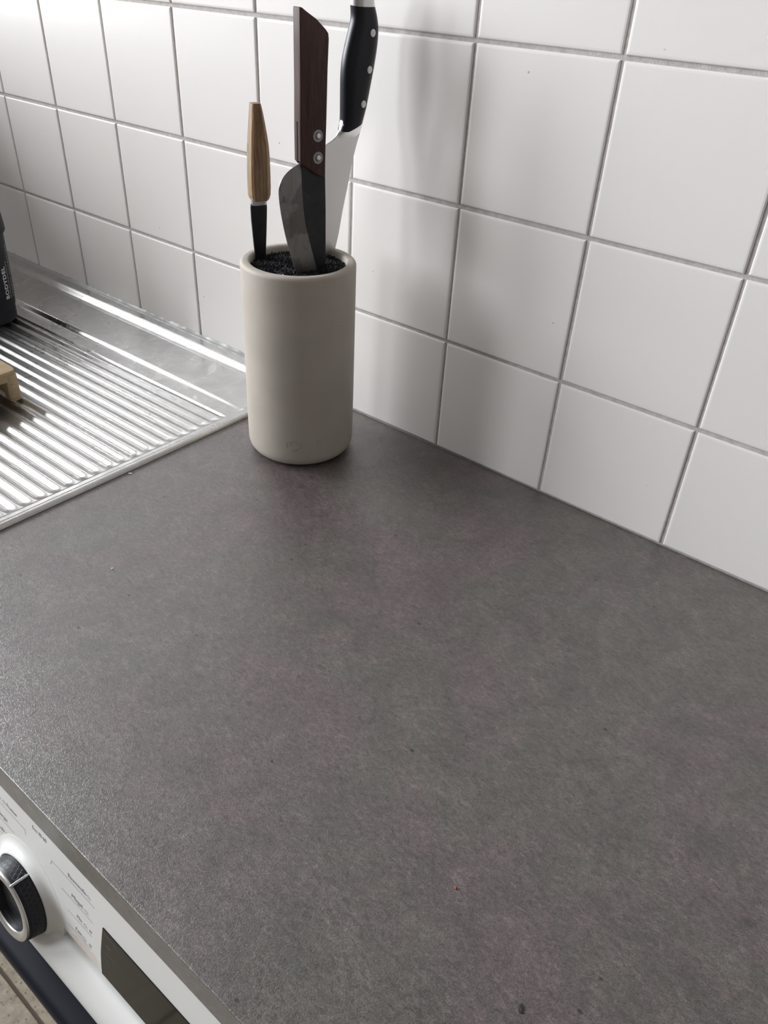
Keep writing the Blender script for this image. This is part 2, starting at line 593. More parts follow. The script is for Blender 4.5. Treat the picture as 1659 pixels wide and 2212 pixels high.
addb(HX1, WT_R, -0.595, -0.0008, WT, 0)
addb(WT_L, HX0, -0.595, -0.0008, WT, 0)
addb(HX0, HX1, -0.595, HY0, WT, 0)
addb(HX0, HX1, HY1, -0.0008, WT, 0)
prof = [(-0.595, 0.0), (-0.6021, 0.0), (-0.6027, -0.0003), (-0.6029, -0.0009), (-0.6029, WT + 0.001), (-0.602, WT), (-0.595, WT)]
n0 = len(V); m_ = len(prof)
V += [(WT_L, y, z) for y, z in prof] + [(WT_R, y, z) for y, z in prof]
F += [(n0 + i, n0 + (i + 1) % m_, n0 + (i + 1) % m_ + m_, n0 + i + m_) for i in range(m_)] + [tuple(range(n0, n0 + m_)), tuple(range(n0 + m_, n0 + 2 * m_))]
worktop = link('worktop', pydata('worktop', V, F), M['worktop'], label='dark grey stone-look laminate worktop along the tiled wall', cat='worktop')

# ------------------------------------------------------------------ sink
def sst(t):
    t = np.clip(t, 0, 1)
    return t * t * (3 - 2 * t)


RIB_P, RIB_Y, RIB_X, BEND = 0.0175, -0.1312, -0.2440, -0.1035
xs = np.concatenate([np.arange(SX0, SX0 + 0.03, 0.0015), np.arange(SX0 + 0.03, -0.82, 0.006), np.arange(-0.82, -0.80, 0.004), np.arange(-0.80, -0.275, 0.012),
                     np.arange(-0.275, SX1 - 0.016, 0.0012), np.linspace(SX1 - 0.016, SX1, 22)])
ys = np.concatenate([np.linspace(SY0, SY0 + 0.016, 16), np.arange(SY0 + 0.0175, SY1 - 0.034, 0.00109), np.linspace(SY1 - 0.034, SY1, 36)])
X, Y = np.meshgrid(xs, ys, indexing='ij')
# rolled rim on right, left and front
d = np.minimum(np.minimum(SX1 - X, X - SX0), Y - SY0)
rim = 0.0052 * np.sqrt(np.clip(1 - ((np.clip(d, 0, 0.0115) - 0.0045) / 0.0072) ** 2, 0, 1))
rim = np.where(d < 0.0022, np.minimum(rim, 0.0052 * np.sqrt(np.clip(d / 0.0022, 0, 1))), rim)
plane = 0.0020
z = np.where(d < 0.0115, np.maximum(rim, plane * sst((d - 0.003) / 0.006)), plane)
# sunken draining field
inx = sst((RIB_X + 0.006 - X) / 0.012) * sst((X - SX0 - 0.02) / 0.01)
iny = sst((BEND - Y) / 0.005) * sst((Y - SY0 - 0.018) / 0.006)
fieldd = 0.0022 + np.clip(RIB_X - X, 0, 0.6) * 0.011
slope = np.clip((BEND - Y) / 0.0042, 0, 1) * np.clip((Y - SY0 - 0.016) / 0.008, 0, 1)
z = z - np.where(d > 0.0115, slope * sst((RIB_X + 0.004 - X) / 0.004) * fieldd, 0)
# ribs: rounded ridges running along the wall
ph = (Y - RIB_Y) / RIB_P
frac = ph - np.floor(ph)
shape = np.where(frac < 0.56, frac / 0.56, (1 - frac) / 0.44)          # slightly broader slope to the room
rid = 0.5 - 0.5 * np.cos(np.pi * shape)
ribmask = (Y < RIB_Y) & (Y > RIB_Y - RIB_P * 19)
ramp = np.clip((RIB_X - X) / 0.012, 0, 1) * np.clip((X + 0.815) / 0.012, 0, 1)
z = z + np.where(ribmask, (rid - 1.0) * 0.0031 * ramp, 0)
# bowl
bd = np.minimum(np.minimum(X - (SX0 + 0.035), -0.835 - X), np.minimum(Y - (SY0 + 0.04), -0.105 - Y))
z = z - 0.15 * sst(bd / 0.022)
# raised back flange
bk = SY1 - Y
zb = 0.0105 - 0.0080 * sst((bk - 0.0145) / 0.0125)
side = sst((SX1 - X) / 0.004)
z = np.where(bk < 0.03, np.maximum(z, zb * side), z)
z[:, 0] = 0.0003; z[-1, :] = 0.0003; z[0, :] = 0.0003
nx, ny = len(xs), len(ys)
verts = np.stack([X, Y, z], -1).reshape(-1, 3)
idx = np.arange(nx * ny).reshape(nx, ny)
quads = np.stack([idx[:-1, :-1], idx[1:, :-1], idx[1:, 1:], idx[:-1, 1:]], -1).reshape(-1, 4)
me = bpy.data.meshes.new('sink_unit')
me.from_pydata(verts.tolist(), [], quads.tolist())
me.shade_smooth()
link('sink_unit', me, M['steel'], label='stainless steel sink with ribbed draining board set into the worktop', cat='sink')
# silicone joint between sink and tiles
sv, sf = [], []
ns = 160
for i in range(ns + 1):
    x = SX0 + (SX1 + 0.004 - SX0) * i / ns
    w1, w2 = rng.uniform(-1, 1), rng.uniform(-1, 1)
    for yy, zz in ((-0.0002, 0.0145 + 0.0012 * w1), (-0.0020, 0.0130 + 0.0007 * w1), (-0.0045, 0.0113), (-0.0068 + 0.0008 * w2, 0.0104), (-0.0068, 0.0098), (-0.0002, 0.0098)):
        sv.append((x, yy, zz))
for i in range(ns):
    for k in range(5):
        sf.append((i * 6 + k, i * 6 + k + 1, (i + 1) * 6 + k + 1, (i + 1) * 6 + k))
link('trim_1', pydata('silicone_joint', sv, sf, smooth=True), M['silicone'],
     label='grey silicone joint between the sink edge and the tiles', cat='sealant', kind='structure')

# ------------------------------------------------------------------ knife block
POT = Vector((-0.12741, -0.11097, 0.0))
RB, RT, PH, RI = 0.0637, 0.0630, 0.2286, 0.0523
kb = empty('knife_block', POT, 'round beige stoneware knife block filled with black bristles', 'knife block')
pr = [(0.0, 0.0006), (RB - 0.0165, 0.0006)]
for i in range(9):
    a = math.pi / 2 * i / 8
    pr.append((RB - 0.0125 + 0.0122 * math.sin(a) - 0.0, 0.0006 + 0.0145 - 0.0145 * math.cos(a)))
pr += [(RB + (RT - RB) * t, 0.016 + (PH - 0.022) * t) for t in (0.1, 0.3, 0.5, 0.7, 0.9)]
for i in range(7):
    a = math.pi / 2 * i / 6
    pr.append((RT - 0.0042 + 0.0042 * math.cos(a), PH - 0.0042 + 0.0042 * math.sin(a)))
for i in range(6):
    a = math.pi / 2 * i / 5
    pr.append((RI + 0.0028 - 0.0028 * math.sin(a), PH - 0.0028 + 0.0028 * math.cos(a)))
pr += [(RI, PH - 0.012), (RI, PH - 0.03), (0, PH - 0.03)]
link('pot_body', lathe('pot_body', pr, 128, 45), M['stone'], kb)
# emblem etched near the foot
strokes = [[(-59.95, .0288), (-60.65, .0313), (-60.29, .034), (-58.46, .0358), (-56.54, .0355), (-56.0, .0327), (-54.99, .0315)],
           [(-55.64, .0361), (-53.28, .0375), (-49.79, .0373), (-50.73, .033)],
           [(-46.35, .0352), (-45.36, .0326), (-46.41, .0298), (-48.77, .0273), (-52.31, .0254)], [(-54.36, .0258), (-53.21, .0238)],
           [(-27.72, .0382), (-27.42, .0331)]]
ev, ef = [], []
for st in strokes:
    pts = []
    for a, zz in smooth_path(st, 5):
        a = math.radians(a)
        pts.append((math.cos(a) * (RB - 0.00022), math.sin(a) * (RB - 0.00022), zz))
    t = tube('s', pts, 0.00036, 5)
    n = len(ev)
    ev += [v.co.copy() for v in t.vertices]; ef += [tuple(i + n for i in q.vertices) for q in t.polygons]
link('emblem', pydata('emblem', ev, ef, smooth=True), M['etched'], kb, label='faint etched heart emblem near the foot')
# bristles
brr = np.random.default_rng(3)
BT = 0.2222
bv, bf = [], []
segc = 48
bv.append((0, 0, BT - 0.004))
for i in range(segc):
    a = 2 * math.pi * i / segc
    bv.append((RI * 0.997 * math.cos(a), RI * 0.997 * math.sin(a), BT - 0.004))
bf += [(0, 1 + i, 1 + (i + 1) % segc) for i in range(segc)]
NB = 9000
for _ in range(NB):
    r = RI * 0.985 * math.sqrt(brr.random()); a = 2 * math.pi * brr.random()
    x, y = r * math.cos(a), r * math.sin(a)
    cl = math.sin(x * 190 + 1.3 * math.sin(y * 160)) + math.sin(y * 210 + 1.7 * math.sin(x * 130))
    la = cl * 1.6 + brr.normal() * 1.3
    lean = abs(brr.normal(0.0016, 0.0012))
    h = BT + 0.0003 * cl + brr.normal() * 0.0006
    dx, dy = lean * math.cos(la), lean * math.sin(la)
    rr_ = 0.00042
    n = len(bv)
    for k in range(3):
        t = 2 * math.pi * k / 3 + la
        bv.append((x + rr_ * math.cos(t), y + rr_ * math.sin(t), BT - 0.007))
    for k in range(3):
        t = 2 * math.pi * k / 3 + la
        bv.append((x + dx * .45 + rr_ * math.cos(t), y + dy * .45 + rr_ * math.sin(t), h - 0.0012))
    tx, ty = x + dx, y + dy
    q = math.hypot(tx, ty)
    if q > RI * 0.99: tx, ty = tx * RI * .99 / q, ty * RI * .99 / q
    bv.append((tx, ty, h + 0.0006))
    for k in range(3):
        j = (k + 1) % 3
        bf.append((n + k, n + j, n + 3 + j, n + 3 + k)); bf.append((n + 3 + k, n + 3 + j, n + 6))
link('bristle_insert', pydata('bristle_insert', bv, bf), M['bristle'], kb, kind='stuff')


# ------------------------------------------------------------------ knives
def plate(name, outline, thick, bevel=0.0, seg=2, yoff=0.0):
    """outline in local (u,v) -> solid in local x,z, thickness along y (towards -y = camera side)"""
    n = len(outline)
    v = [(u, -thick / 2 + yoff, w) for u, w in outline] + [(u, thick / 2 + yoff, w) for u, w in outline]
    f = [tuple(range(n)), tuple(range(n, 2 * n))] + [(i, (i + 1) % n, (i + 1) % n + n, i + n) for i in range(n)]
    me = pydata(name, v, f)
    if bevel:
        bev(me, bevel, seg, 50)
    return me


def disc(name, r, h, seg=28, dome=0.0003):
    prof = [(0, h + dome), (r * 0.6, h + dome * 0.8), (r * 0.92, h + dome * 0.2), (r, h - 0.0002), (r, -0.001), (0, -0.001)]
    me = lathe(name, prof, seg, 60)
    me.transform(Matrix.Rotation(math.radians(90), 4, 'X'))   # axis -> -y
    return me


def interp_cols(L, vv):
    L = sorted(L, key=lambda p: p[1])
    return float(np.interp(vv, [p[1] for p in L], [p[0] for p in L]))


# --- large forged knife with dark wooden handle
bk_ = empty('forged_knife', (0, 0, 0), 'large black forged knife with dark wooden handle and two riveted washers', 'knife')
bk_.matrix_world = basis((-0.1030, -0.0956, 0.2226), (0.2419, 0.9703, 0), (0.9703, -0.2419, 0), (0, 0, 1))
edge = [(-.0292, .1075), (-.0365, .1046), (-.043, .1011), (-.0488, .0964), (-.0526, .0909), (-.0543, .0858), (-.0545, .0793), (-.0533, .0672),
        (-.0509, .0535), (-.0476, .0381), (-.0435, .0234), (-.0393, .009), (-.0349, -.0017)]
bevel_l = [(-.0297, .1048), (-.0281, .0744), (-.0254, .0507), (-.0188, .0254), (-.0118, .0018)]
es = [tuple(p) for p in smooth_path(edge, 4)] + [(-0.0160, -0.045)]
bl_s = [tuple(p) for p in smooth_path(bevel_l, 4)] + [(-0.004, -0.045)]
sp = [(-.0009, .0925), (-.0004, .075), (0, .0588), (.0001, .03), (.0001, .001), (0.0001, -0.045)]
T = 0.0042
# flat of the blade (dark) : spine to bevel line, with the shoulder under the handle
flat = [(-.0297, .118), (-.0297, .1048)] + bl_s[1:] + sp[::-1] + [(-.0009, .118)]
link('blade_flat', plate('blade_flat', flat, T, 0.0004, 1), M['forged'], bk_)
# bevel: wedge from bevel line to edge
nv = 40
vv_, ff_ = [], []


def resample(path, n):
    P = np.array(path); s_ = np.r_[0, np.cumsum(np.linalg.norm(np.diff(P, axis=0), axis=1))]
    t = np.linspace(0, s_[-1], n)
    return np.c_[np.interp(t, s_, P[:, 0]), np.interp(t, s_, P[:, 1])]


ea = resample([(-.0296, .1073)] + es, nv); ba = resample(bl_s, nv)
for (eu, ew), (bu, bw) in zip(ea, ba):
    vv_ += [(eu, -0.0003, ew), (bu + 0.0001, -T / 2 - 0.0001, bw), (bu + 0.0001, T / 2, bw), (eu, 0.0003, ew)]
for i in range(nv - 1):
    for k in range(4):
        j = (k + 1) % 4
        ff_.append((i * 4 + k, i * 4 + j, (i + 1) * 4 + j, (i + 1) * 4 + k))
ff_ += [(0, 1, 2, 3), tuple((nv - 1) * 4 + k for k in range(4))]
link('blade_bevel', pydata('blade_bevel', vv_, ff_, angle=30), M['ground'], bk_, label='lighter ground cutting bevel')
hf = [(-.0313, .2381), (-.0282, .2373), (-.0227, .234), (-.0132, .2289), (-.0034, .2211), (-.0004, .2178), (.0002, .2131), (-.0009, .19), (-.0022, .1385),
      (-.0028, .125), (-.0034, .0924), (-.0133, .0962), (-.0206, .1009), (-.0279, .1056), (-.0322, .1100), (-.0322, .1401), (-.0316, .1721), (-.0314, .2085)]
link('handle', plate('handle', hf, 0.0125, 0.0014, 3), M['rosewood'], bk_)
link('tang_slot', box('tang_slot', -.0326, -.0300, -.0007, .0007, .1085, .1450), M['black_plastic'], bk_, label='dark slot of the tang in the handle edge')
for zc in (.1321, .1122):
    wme = lathe('washer', [(.0056, -.001), (.0056, .00035), (.0054, .0005), (.0032, .0005), (.0031, .0003), (.0031, -.0006)], 36, 25, caps=False)
    wme.transform(Matrix.Rotation(math.radians(90), 4, 'X'))
    w = link('washer', wme, M['washer'], bk_)
    w.location = (-.0124, -.00625, zc)
    r = link('rivet', disc('rivet', .0026, .0008, 20), M['rivet'], w)
    r.location = (0.0004, 0, 0)

# --- kitchen knife with black riveted handle
sk = empty('kitchen_knife', (0, 0, 0), 'kitchen knife with bright steel blade and curved black handle with three rivets', 'knife')
sk.matrix_world = basis((-0.1266, -0.0541, 0.2226), (0.2079, 0.9781, 0), (0.9758, -0.2074, -0.0698), (0.0682, -0.0145, 0.9976))
bl = [(.0265, .1385), (.0246, .1254), (.0227, .1196), (.0205, .1123), (.0190, .106), (.0165, .0957), (.0132, .076), (.0077, .0472), (.0042, .0235), (-.0008, .0008), (-.009, -.045),
      (-.016, -.045), (-.0203, -.0026), (-.0275, .0595), (-.0312, .0883), (-.0318, .1043), (-.0270, .1130), (-.018, .1178), (-.0106, .1212), (-.006, .1245), (-.0016, .1305), (.004, .138)]
link('blade', plate('blade', bl, 0.0024, 0.0005, 1), M['blade'], sk)
bo = [(-.0016, .1330), (-.0016, .13), (-.0045, .1258), (-.0075, .1232), (.002, .1235), (.011, .1240), (.018, .1240), (.0240, .1230), (.0248, .1262), (.0265, .1376), (.0262, .141)]


def loft(name, rows, tfun, power=2.6, seg=28, angle=None):
    """rows: list of (v, uL, uR); superellipse sections"""
    v, f = [], []
    for (w, uL, uR) in rows:
        c, a = (uL + uR) / 2, (uR - uL) / 2
        b = tfun(w) / 2
        for k in range(seg):
            t = 2 * math.pi * k / seg
            ct, st_ = math.cos(t), math.sin(t)
            v.append((c + a * math.copysign(abs(ct) ** (2 / power), ct), b * math.copysign(abs(st_) ** (2 / power), st_), w))
    n = len(rows)
    for i in range(n - 1):
        for k in range(seg):
            j = (k + 1) % seg
            f.append((i * seg + k, i * seg + j, (i + 1) * seg + j, (i + 1) * seg + k))
    f += [tuple(range(seg)), tuple(range((n - 1) * seg, n * seg))]
    return pydata(name, v, f, angle=angle if angle else 50)


hl = [(.0053, .2408), (.0067, .2283), (.0037, .2158), (-.0008, .1967), (-.0019, .1804), (-.0009, .1601), (.0001, .1391), (-.0016, .13)]
hr = [(.029, .2433), (.034, .2316), (.0367, .2221), (.0373, .2092), (.0354, .1908), (.0318, .1691), (.0265, .1376)]
hl_s = [tuple(p) for p in smooth_path(hl, 5)]; hr_s = [tuple(p) for p in smooth_path(hr + [(.0250, .1280)], 5)]
rows = []
for w in np.linspace(0.1295, 0.2395, 36):
    rows.append((w, interp_cols(hl_s, w), interp_cols(hr_s, w)))
hme = loft('handle', rows, lambda w: 0.0175 + 0.0030 * math.sin((w - .13) / .11 * math.pi), 2.5)
# slanted front end of the handle: shear the lowest rings to follow the bolster line
for v in hme.vertices:
    if v.co.z < 0.1500:
        t = (0.1500 - v.co.z) / 0.0205
        low = 0.1295 + max(0.0, (v.co.x - 0.004)) * 0.38
        v.co.z = 0.1500 - t * (0.1500 - low)
link('handle', hme, M['black_plastic'], sk)
bolst = []
for w in np.linspace(0.1225, 0.1400, 10):
    t = (w - 0.1225) / 0.0175
    uL = interp_cols([(-.009, .1225), (-.006, .1245), (-.0016, .13), (.0002, .14)], w)
    uR = interp_cols([(.0236, .1225), (.0246, .1254), (.0262, .1376), (.0268, .1400)], w)
    bolst.append((w, uL, uR))
bme = loft('bolster', bolst, lambda w: 0.0030 + 0.0128 * float(sst(np.array((w - .1225) / .013))), 2.4)
link('bolster', bme, M['blade'], sk)
cap = []
for w, e in ((.2392, 0), (.2440, .0002), (.2500, .0004), (.2540, -.0006), (.2560, -.003), (.2568, -.006)):
    cap.append((w, interp_cols(hl_s, .2395) - e - (w - .2395) * 0.05, interp_cols(hr_s, .2395) + e - (w - .2395) * 0.35))
link('end_cap', loft('end_cap', cap, lambda w: 0.0178 if w < .25 else 0.0178 - (w - .25) * 0.9, 2.5), M['silver'], sk)
for (u, w) in ((.0255, .2178), (.0244, .1863), (.0198, .1554)):
    r = link('rivet', disc('rivet', .0034, .0006, 24), M['rivet'], sk)
    c_, a_ = (interp_cols(hl_s, w) + interp_cols(hr_s, w)) / 2, (interp_cols(hr_s, w) - interp_cols(hl_s, w)) / 2
    b_ = (0.0175 + 0.0030 * math.sin((w - .13) / .11 * math.pi)) / 2
    k_ = min(0.98, abs((u - c_) / a_))
    dep = b_ * (1 - k_ ** 2.5) ** (1 / 2.5)
    slope_ = -b_ / a_ * (k_ ** 1.5) * (1 - k_ ** 2.5) ** (1 / 2.5 - 1)
    r.location = (u, -dep + 0.0001, w)
    r.rotation_euler = (0, 0, math.atan(-slope_))

# --- small carving knife with oak handle
ck = empty('carving_knife', (0, 0, 0), 'small carving knife with faceted light oak handle and narrow dark blade', 'knife')
ck.matrix_world = basis((-0.1723, -0.1245, 0.2250), (0.3420, 0.9397, 0), (0.9397, -0.3420, 0), (0, 0, 1))
rows = []
L_ = [(-.0049, .1509), (-.0074, .1256), (-.0091, .107), (-.0102, .08), (-.0103, .063)]
R_ = [(.0059, .1506), (.0081, .1411), (.0119, .1173), (.0131, .1004), (.0133, .0744), (.0127, .063)]
v, f = [], []
ws = [.0588, .0602, .064, .072, .082, .092, .102, .112, .122, .132, .141, .147, .1508]
Ls = [tuple(p) for p in smooth_path(L_, 5)]; Rs = [tuple(p) for p in smooth_path(R_, 5)]
for w in ws:
    uL, uR = interp_cols(Ls, w), interp_cols(Rs, w)
    uL += 0.0013
    if w < .062: uL += (.062 - w) * .8; uR -= (.062 - w) * .8
    b = 0.0078 if w < .11 else 0.0078 - (w - .11) * 0.065
    wd = uR - uL
    for x, y in ((uL, -b * .74), (uL + wd * .09, -b), (uR - wd * .22, -b), (uR, -b * .50), (uR, b * .50), (uR - wd * .22, b), (uL + wd * .09, b), (uL, b * .74)):
        v.append((x, y, w))
for i in range(len(ws) - 1):
    for k in range(8):
        j = (k + 1) % 8
        f.append((i * 8 + k, i * 8 + j, (i + 1) * 8 + j, (i + 1) * 8 + k))
f += [tuple(range(8)), tuple(range((len(ws) - 1) * 8, len(ws) * 8))]
hm = pydata('handle', v, f)
link('handle', hm, M['oak'], ck)
link('ferrule', loft('ferrule', [(.0540, -.0079, .0094), (.0600, -.0080, .0095)], lambda w: 0.0085, 3.2), M['rivet'], ck)
cb = [(-.0086, .0556), (-.0092, .0519), (-.009, .0395), (-.0078, .0183), (-.007, .0052), (-.0064, -.0005), (-.003, -.035), (.002, -.035), (.0061, .0011), (.0082, .0294), (.0095, .0503), (.0093, .0556)]
link('blade', plate('blade', cb, 0.0028, 0.0008, 2), M['forged'], ck)

# crumbs lying on the bristles and on the worktop
crumb_me = bpy.data.meshes.new('crumb')
bm = bmesh.new()
bmesh.ops.create_icosphere(bm, subdivisions=2, radius=1.0)
for q in bm.verts:
    q.co *= 1 + 0.35 * math.sin(5 * q.co.x + 3 * q.co.y) * math.cos(4 * q.co.z)
    q.co.z *= 0.6
bm.to_mesh(crumb_me); bm.free()
white_c = simple('white_crumb', (0.75, 0.73, 0.68), 0.7)
red_c = simple('orange_red_crumb', (0.26, 0.06, 0.03), 0.7)
dark_c = simple('dark_crumb', (0.02, 0.02, 0.022), 0.6)


def crumb(loc, size, mat, label, rz=0.0, sc=(1, 1, 1)):
    me_ = crumb_me.copy(); me_.materials.append(mat)
    o = link('crumb', me_, None, None, label, 'crumb', 'crumbs scattered about')
    o.location = loc; o.scale = (size * sc[0], size * sc[1], size * sc[2]); o.rotation_euler = (0, 0, rz)


# ------------------------------------------------------------------ shaker bottle
BX, BY, BZ = -0.766, -0.170, -0.0052
bo_ = empty('shaker_bottle', (BX, BY, BZ), 'black plastic shaker bottle with white lettering standing on the drainer', 'bottle')
bp = [(0, 0.002), (0.030, 0.002), (0.034, 0.0005), (0.0385, 0.0015), (0.0408, 0.0045), (0.0412, 0.010), (0.0416, 0.022), (0.0420, 0.0245), (0.0428, 0.027), (0.0436, 0.040), (0.0448, 0.06), (0.0462, 0.10), (0.0472, 0.135),
      (0.0474, 0.140), (0.0, 0.140)]
link('bottle_body', lathe('bottle_body', bp, 72, 35), M['bottle'], bo_)
cp = [(0.046, 0.136), (0.0500, 0.1375), (0.0512, 0.140), (0.0508, 0.150), (0.0495, 0.168), (0.047, 0.176), (0.030, 0.180), (0.022, 0.182), (0.021, 0.200), (0.0, 0.202)]
link('bottle_cap', lathe('bottle_cap', cp, 72, 35), M['bottle'], bo_)


def wrap(me, z0, ang0, R):
    """text x -> up along the bottle, text y -> towards smaller angle"""
    for q in me.vertices:
        a = math.radians(ang0) - q.co.y / R(z0 + q.co.x)
        zz = z0 + q.co.x
        r = R(zz) + 0.00025
        q.co = (r * math.cos(a), r * math.sin(a), zz)
    return me


def Rb(zz):
    return float(np.interp(zz, [p[1] for p in bp[1:-1]], [p[0] for p in bp[1:-1]]))


def cut_text(me):
    bm = bmesh.new(); bm.from_mesh(me)
    bmesh.ops.triangulate(bm, faces=bm.faces)
    bmesh.ops.subdivide_edges(bm, edges=[e for e in bm.edges if e.calc_length() > 0.002], cuts=2)
    bm.to_mesh(me); bm.free()
    return me


def extr(name, pts, w):
    v, f = [], []
    for x, y in pts:
        v += [(x, y - w / 2, 0), (x, y + w / 2, 0)]
    for i in range(len(pts) - 1):
        f.append((2 * i, 2 * i + 2, 2 * i + 3, 2 * i + 1))
    me = bpy.data.meshes.new(name)
    me.from_pydata(v, [], f)
    return me


t1 = text_mesh('BODYDEL', 0.0104, spacing=1.13, offset=0.00032)
link('bottle_lettering', wrap(cut_text(t1), 0.0395, 28.5, Rb), M['print_w'], bo_)
t2 = text_mesh('SPORTS NUTRITION', 0.0066, spacing=1.42)
link('bottle_lettering', wrap(cut_text(t2), 0.0385, 49.5, Rb), M['print_w'], bo_)
link('bottle_line', wrap(extr('bottle_line', [(x * 0.0575 / 20, 0) for x in range(21)], 0.0007), 0.0395, 34.5, Rb), M['print_w'], bo_)

# ------------------------------------------------------------------ bamboo stand
ST = empty('bamboo_stand', (-0.474, -0.2815, -0.0015), 'pale bamboo riser stand standing on the drainer ribs', 'stand')
sw, sd, sh = 0.26, 0.16, 0.0420
topv = [(-sw, -sd), (-0.012, -sd), (-0.004, -sd + 0.003), (0.0, -sd + 0.012), (0.0, -0.010), (-0.003, -0.003), (-0.010, 0.0), (-sw, 0.0)]


def slab(name, poly, z0, z1, bevel=0.001):
    n = len(poly)
    v = [(x, y, z0) for x, y in poly] + [(x, y, z1) for x, y in poly]
    f = [tuple(range(n)), tuple(range(n, 2 * n))] + [(i, (i + 1) % n, (i + 1) % n + n, i + n) for i in range(n)]
    me = pydata(name, v, f)
    bev(me, bevel, 2, 50)
    return me


link('stand_top', slab('stand_top', topv, sh - 0.006, sh, 0.0012), M['bamboo'], ST)
link('apron', box('apron', -0.012, -0.0016, -sd + 0.006, -0.006, sh - 0.0145, sh - 0.0058, 0.0006), M['bamboo'], ST)
link('side_panel', box('side_panel', -sw + 0.004, -0.014, -0.0125, -0.0025, 0.004, sh - 0.0058, 0.0006), M['bamboo'], ST)
link('side_panel', box('side_panel', -sw + 0.004, -0.014, -sd + 0.0025, -sd + 0.0125, 0.004, sh - 0.0058, 0.0006), M['bamboo'], ST)
for yy in (-0.0005, -sd + 0.0165):
    leg = [(-0.016, yy - 0.016), (-0.003, yy - 0.016), (-0.0004, yy - 0.012), (-0.0004, yy - 0.005), (-0.004, yy), (-0.016, yy)]
    link('leg', slab('leg', leg, 0.0, sh - 0.0058, 0.0008), M['bamboo'], ST)
for yy in (-0.0005, -sd + 0.0165):
    leg = [(-sw + 0.016, yy - 0.016), (-sw + 0.003, yy - 0.016), (-sw + 0.0004, yy - 0.012), (-sw + 0.0004, yy - 0.005), (-sw + 0.004, yy), (-sw + 0.016, yy)]
    link('leg', slab('leg', leg, 0.0, sh - 0.0058, 0.0008), M['bamboo'], ST)

# ------------------------------------------------------------------ washing machine
WX0, WX1 = -0.214, 0.386
TH_ = math.radians(11)
PO = Vector((0, -0.601, -0.042)); PN = Vector((0, -math.cos(TH_), math.sin(TH_))); PV = Vector((0, math.sin(TH_), math.cos(TH_)))
wm = empty('washing_machine', ((WX0 + WX1) / 2, -0.3, FLOOR), 'white washing machine with silver-ringed black dial under the worktop', 'washing machine')
wm_inv = Matrix.Translation(-Vector(wm.location))


def P(s, o):
    p = PO + PV * s + PN * o
    return (p.y, p.z)


def wlink(name, me, mat, parent=None, **kw):
    """mesh given in world coordinates -> child of the machine"""
    me.transform(wm_inv)
    return link(name, me, mat, parent or wm, **kw)


panel_prof = [P(.0030, -.02), P(.0052, -.006), P(.0060, -.0030), P(.0058, -.0014), P(.0045, -.0004), P(.0018, .0003), P(-.002, .0), P(-.084, 0), P(-.086, -.0003), P(-.0918, -.0085), P(-.0937, -.0085)]
lip_c = [(-.0944, -.0010), (-.0956, .0012), (-.0985, .0038), (-.103, .0062), (-.109, .0082), (-.116, .0094), (-.123, .0096), (-.129, .0090), (-.1335, .0074), (-.1360, .0045)]
panel_prof += [P(*q) for q in lip_c] + [P(-.1365, -.02)]
wlink('control_panel', extrude_x('control_panel', panel_prof, WX0, WX1, 40), M['panel'])
yB, zB = P(-.1360, .004)
trim = [(yB + .02, zB - .0005), (yB + .001, zB - .0005), (-0.6400, zB - .0030), (-0.6450, -0.1795), (-0.6490, -0.1825), (-0.6510, -0.1870), (-0.6513, -0.1930), (-0.6490, -0.2080), (-0.6400, -0.2250), (-0.6200, -0.2400), (-0.5900, -0.2480)]
wlink('door_trim', extrude_x('door_trim', trim, WX0 + .004, WX1 - .004, 35), M['black_gloss'], label='black glossy band under the control panel')
wlink('housing', box('housing', WX0, WX1, -0.5765, -0.03, FLOOR + 0.012, -0.0385, 0.004), M['panel'])
wlink('front_panel', box('front_panel', WX0 + .002, WX1 - .002, -0.582, -0.575, FLOOR + 0.02, -0.245, 0.003), M['panel'])
dm = lathe('door', [(0.0, 0.022), (0.11, 0.021), (0.135, 0.016), (0.150, 0.012), (0.165, 0.011), (0.170, 0.008), (0.170, 0.0), (0.0, 0.0)], 64, 35)
dm.transform(Matrix.Translation((0.086, -0.5812, -0.50)) @ Matrix.Rotation(math.radians(90), 4, 'X'))
wlink('door', dm, M['black_gloss'])
for fx in (WX0 + .05, WX1 - .05):
    for fy in (-.55, -.08):
        fm = lathe('foot', [(0.0, 0.0), (0.02, 0.0), (0.02, 0.008), (0.012, 0.012), (0.012, 0.02), (0, 0.02)], 24, 40)
        fm.transform(Matrix.Translation((fx, fy, FLOOR + 0.0002)))
        wlink('foot', fm, M['black_plastic'])

# panel-local frame (x right, y up along the panel, z out of it)
PM = Matrix(((1, 0, 0), tuple(PV), tuple(PN))).transposed().to_4x4()
PM.translation = PO


def on_panel(me, x, s, o=0.0):
    me.transform(PM @ Matrix.Translation((x, s, o)))
    return me


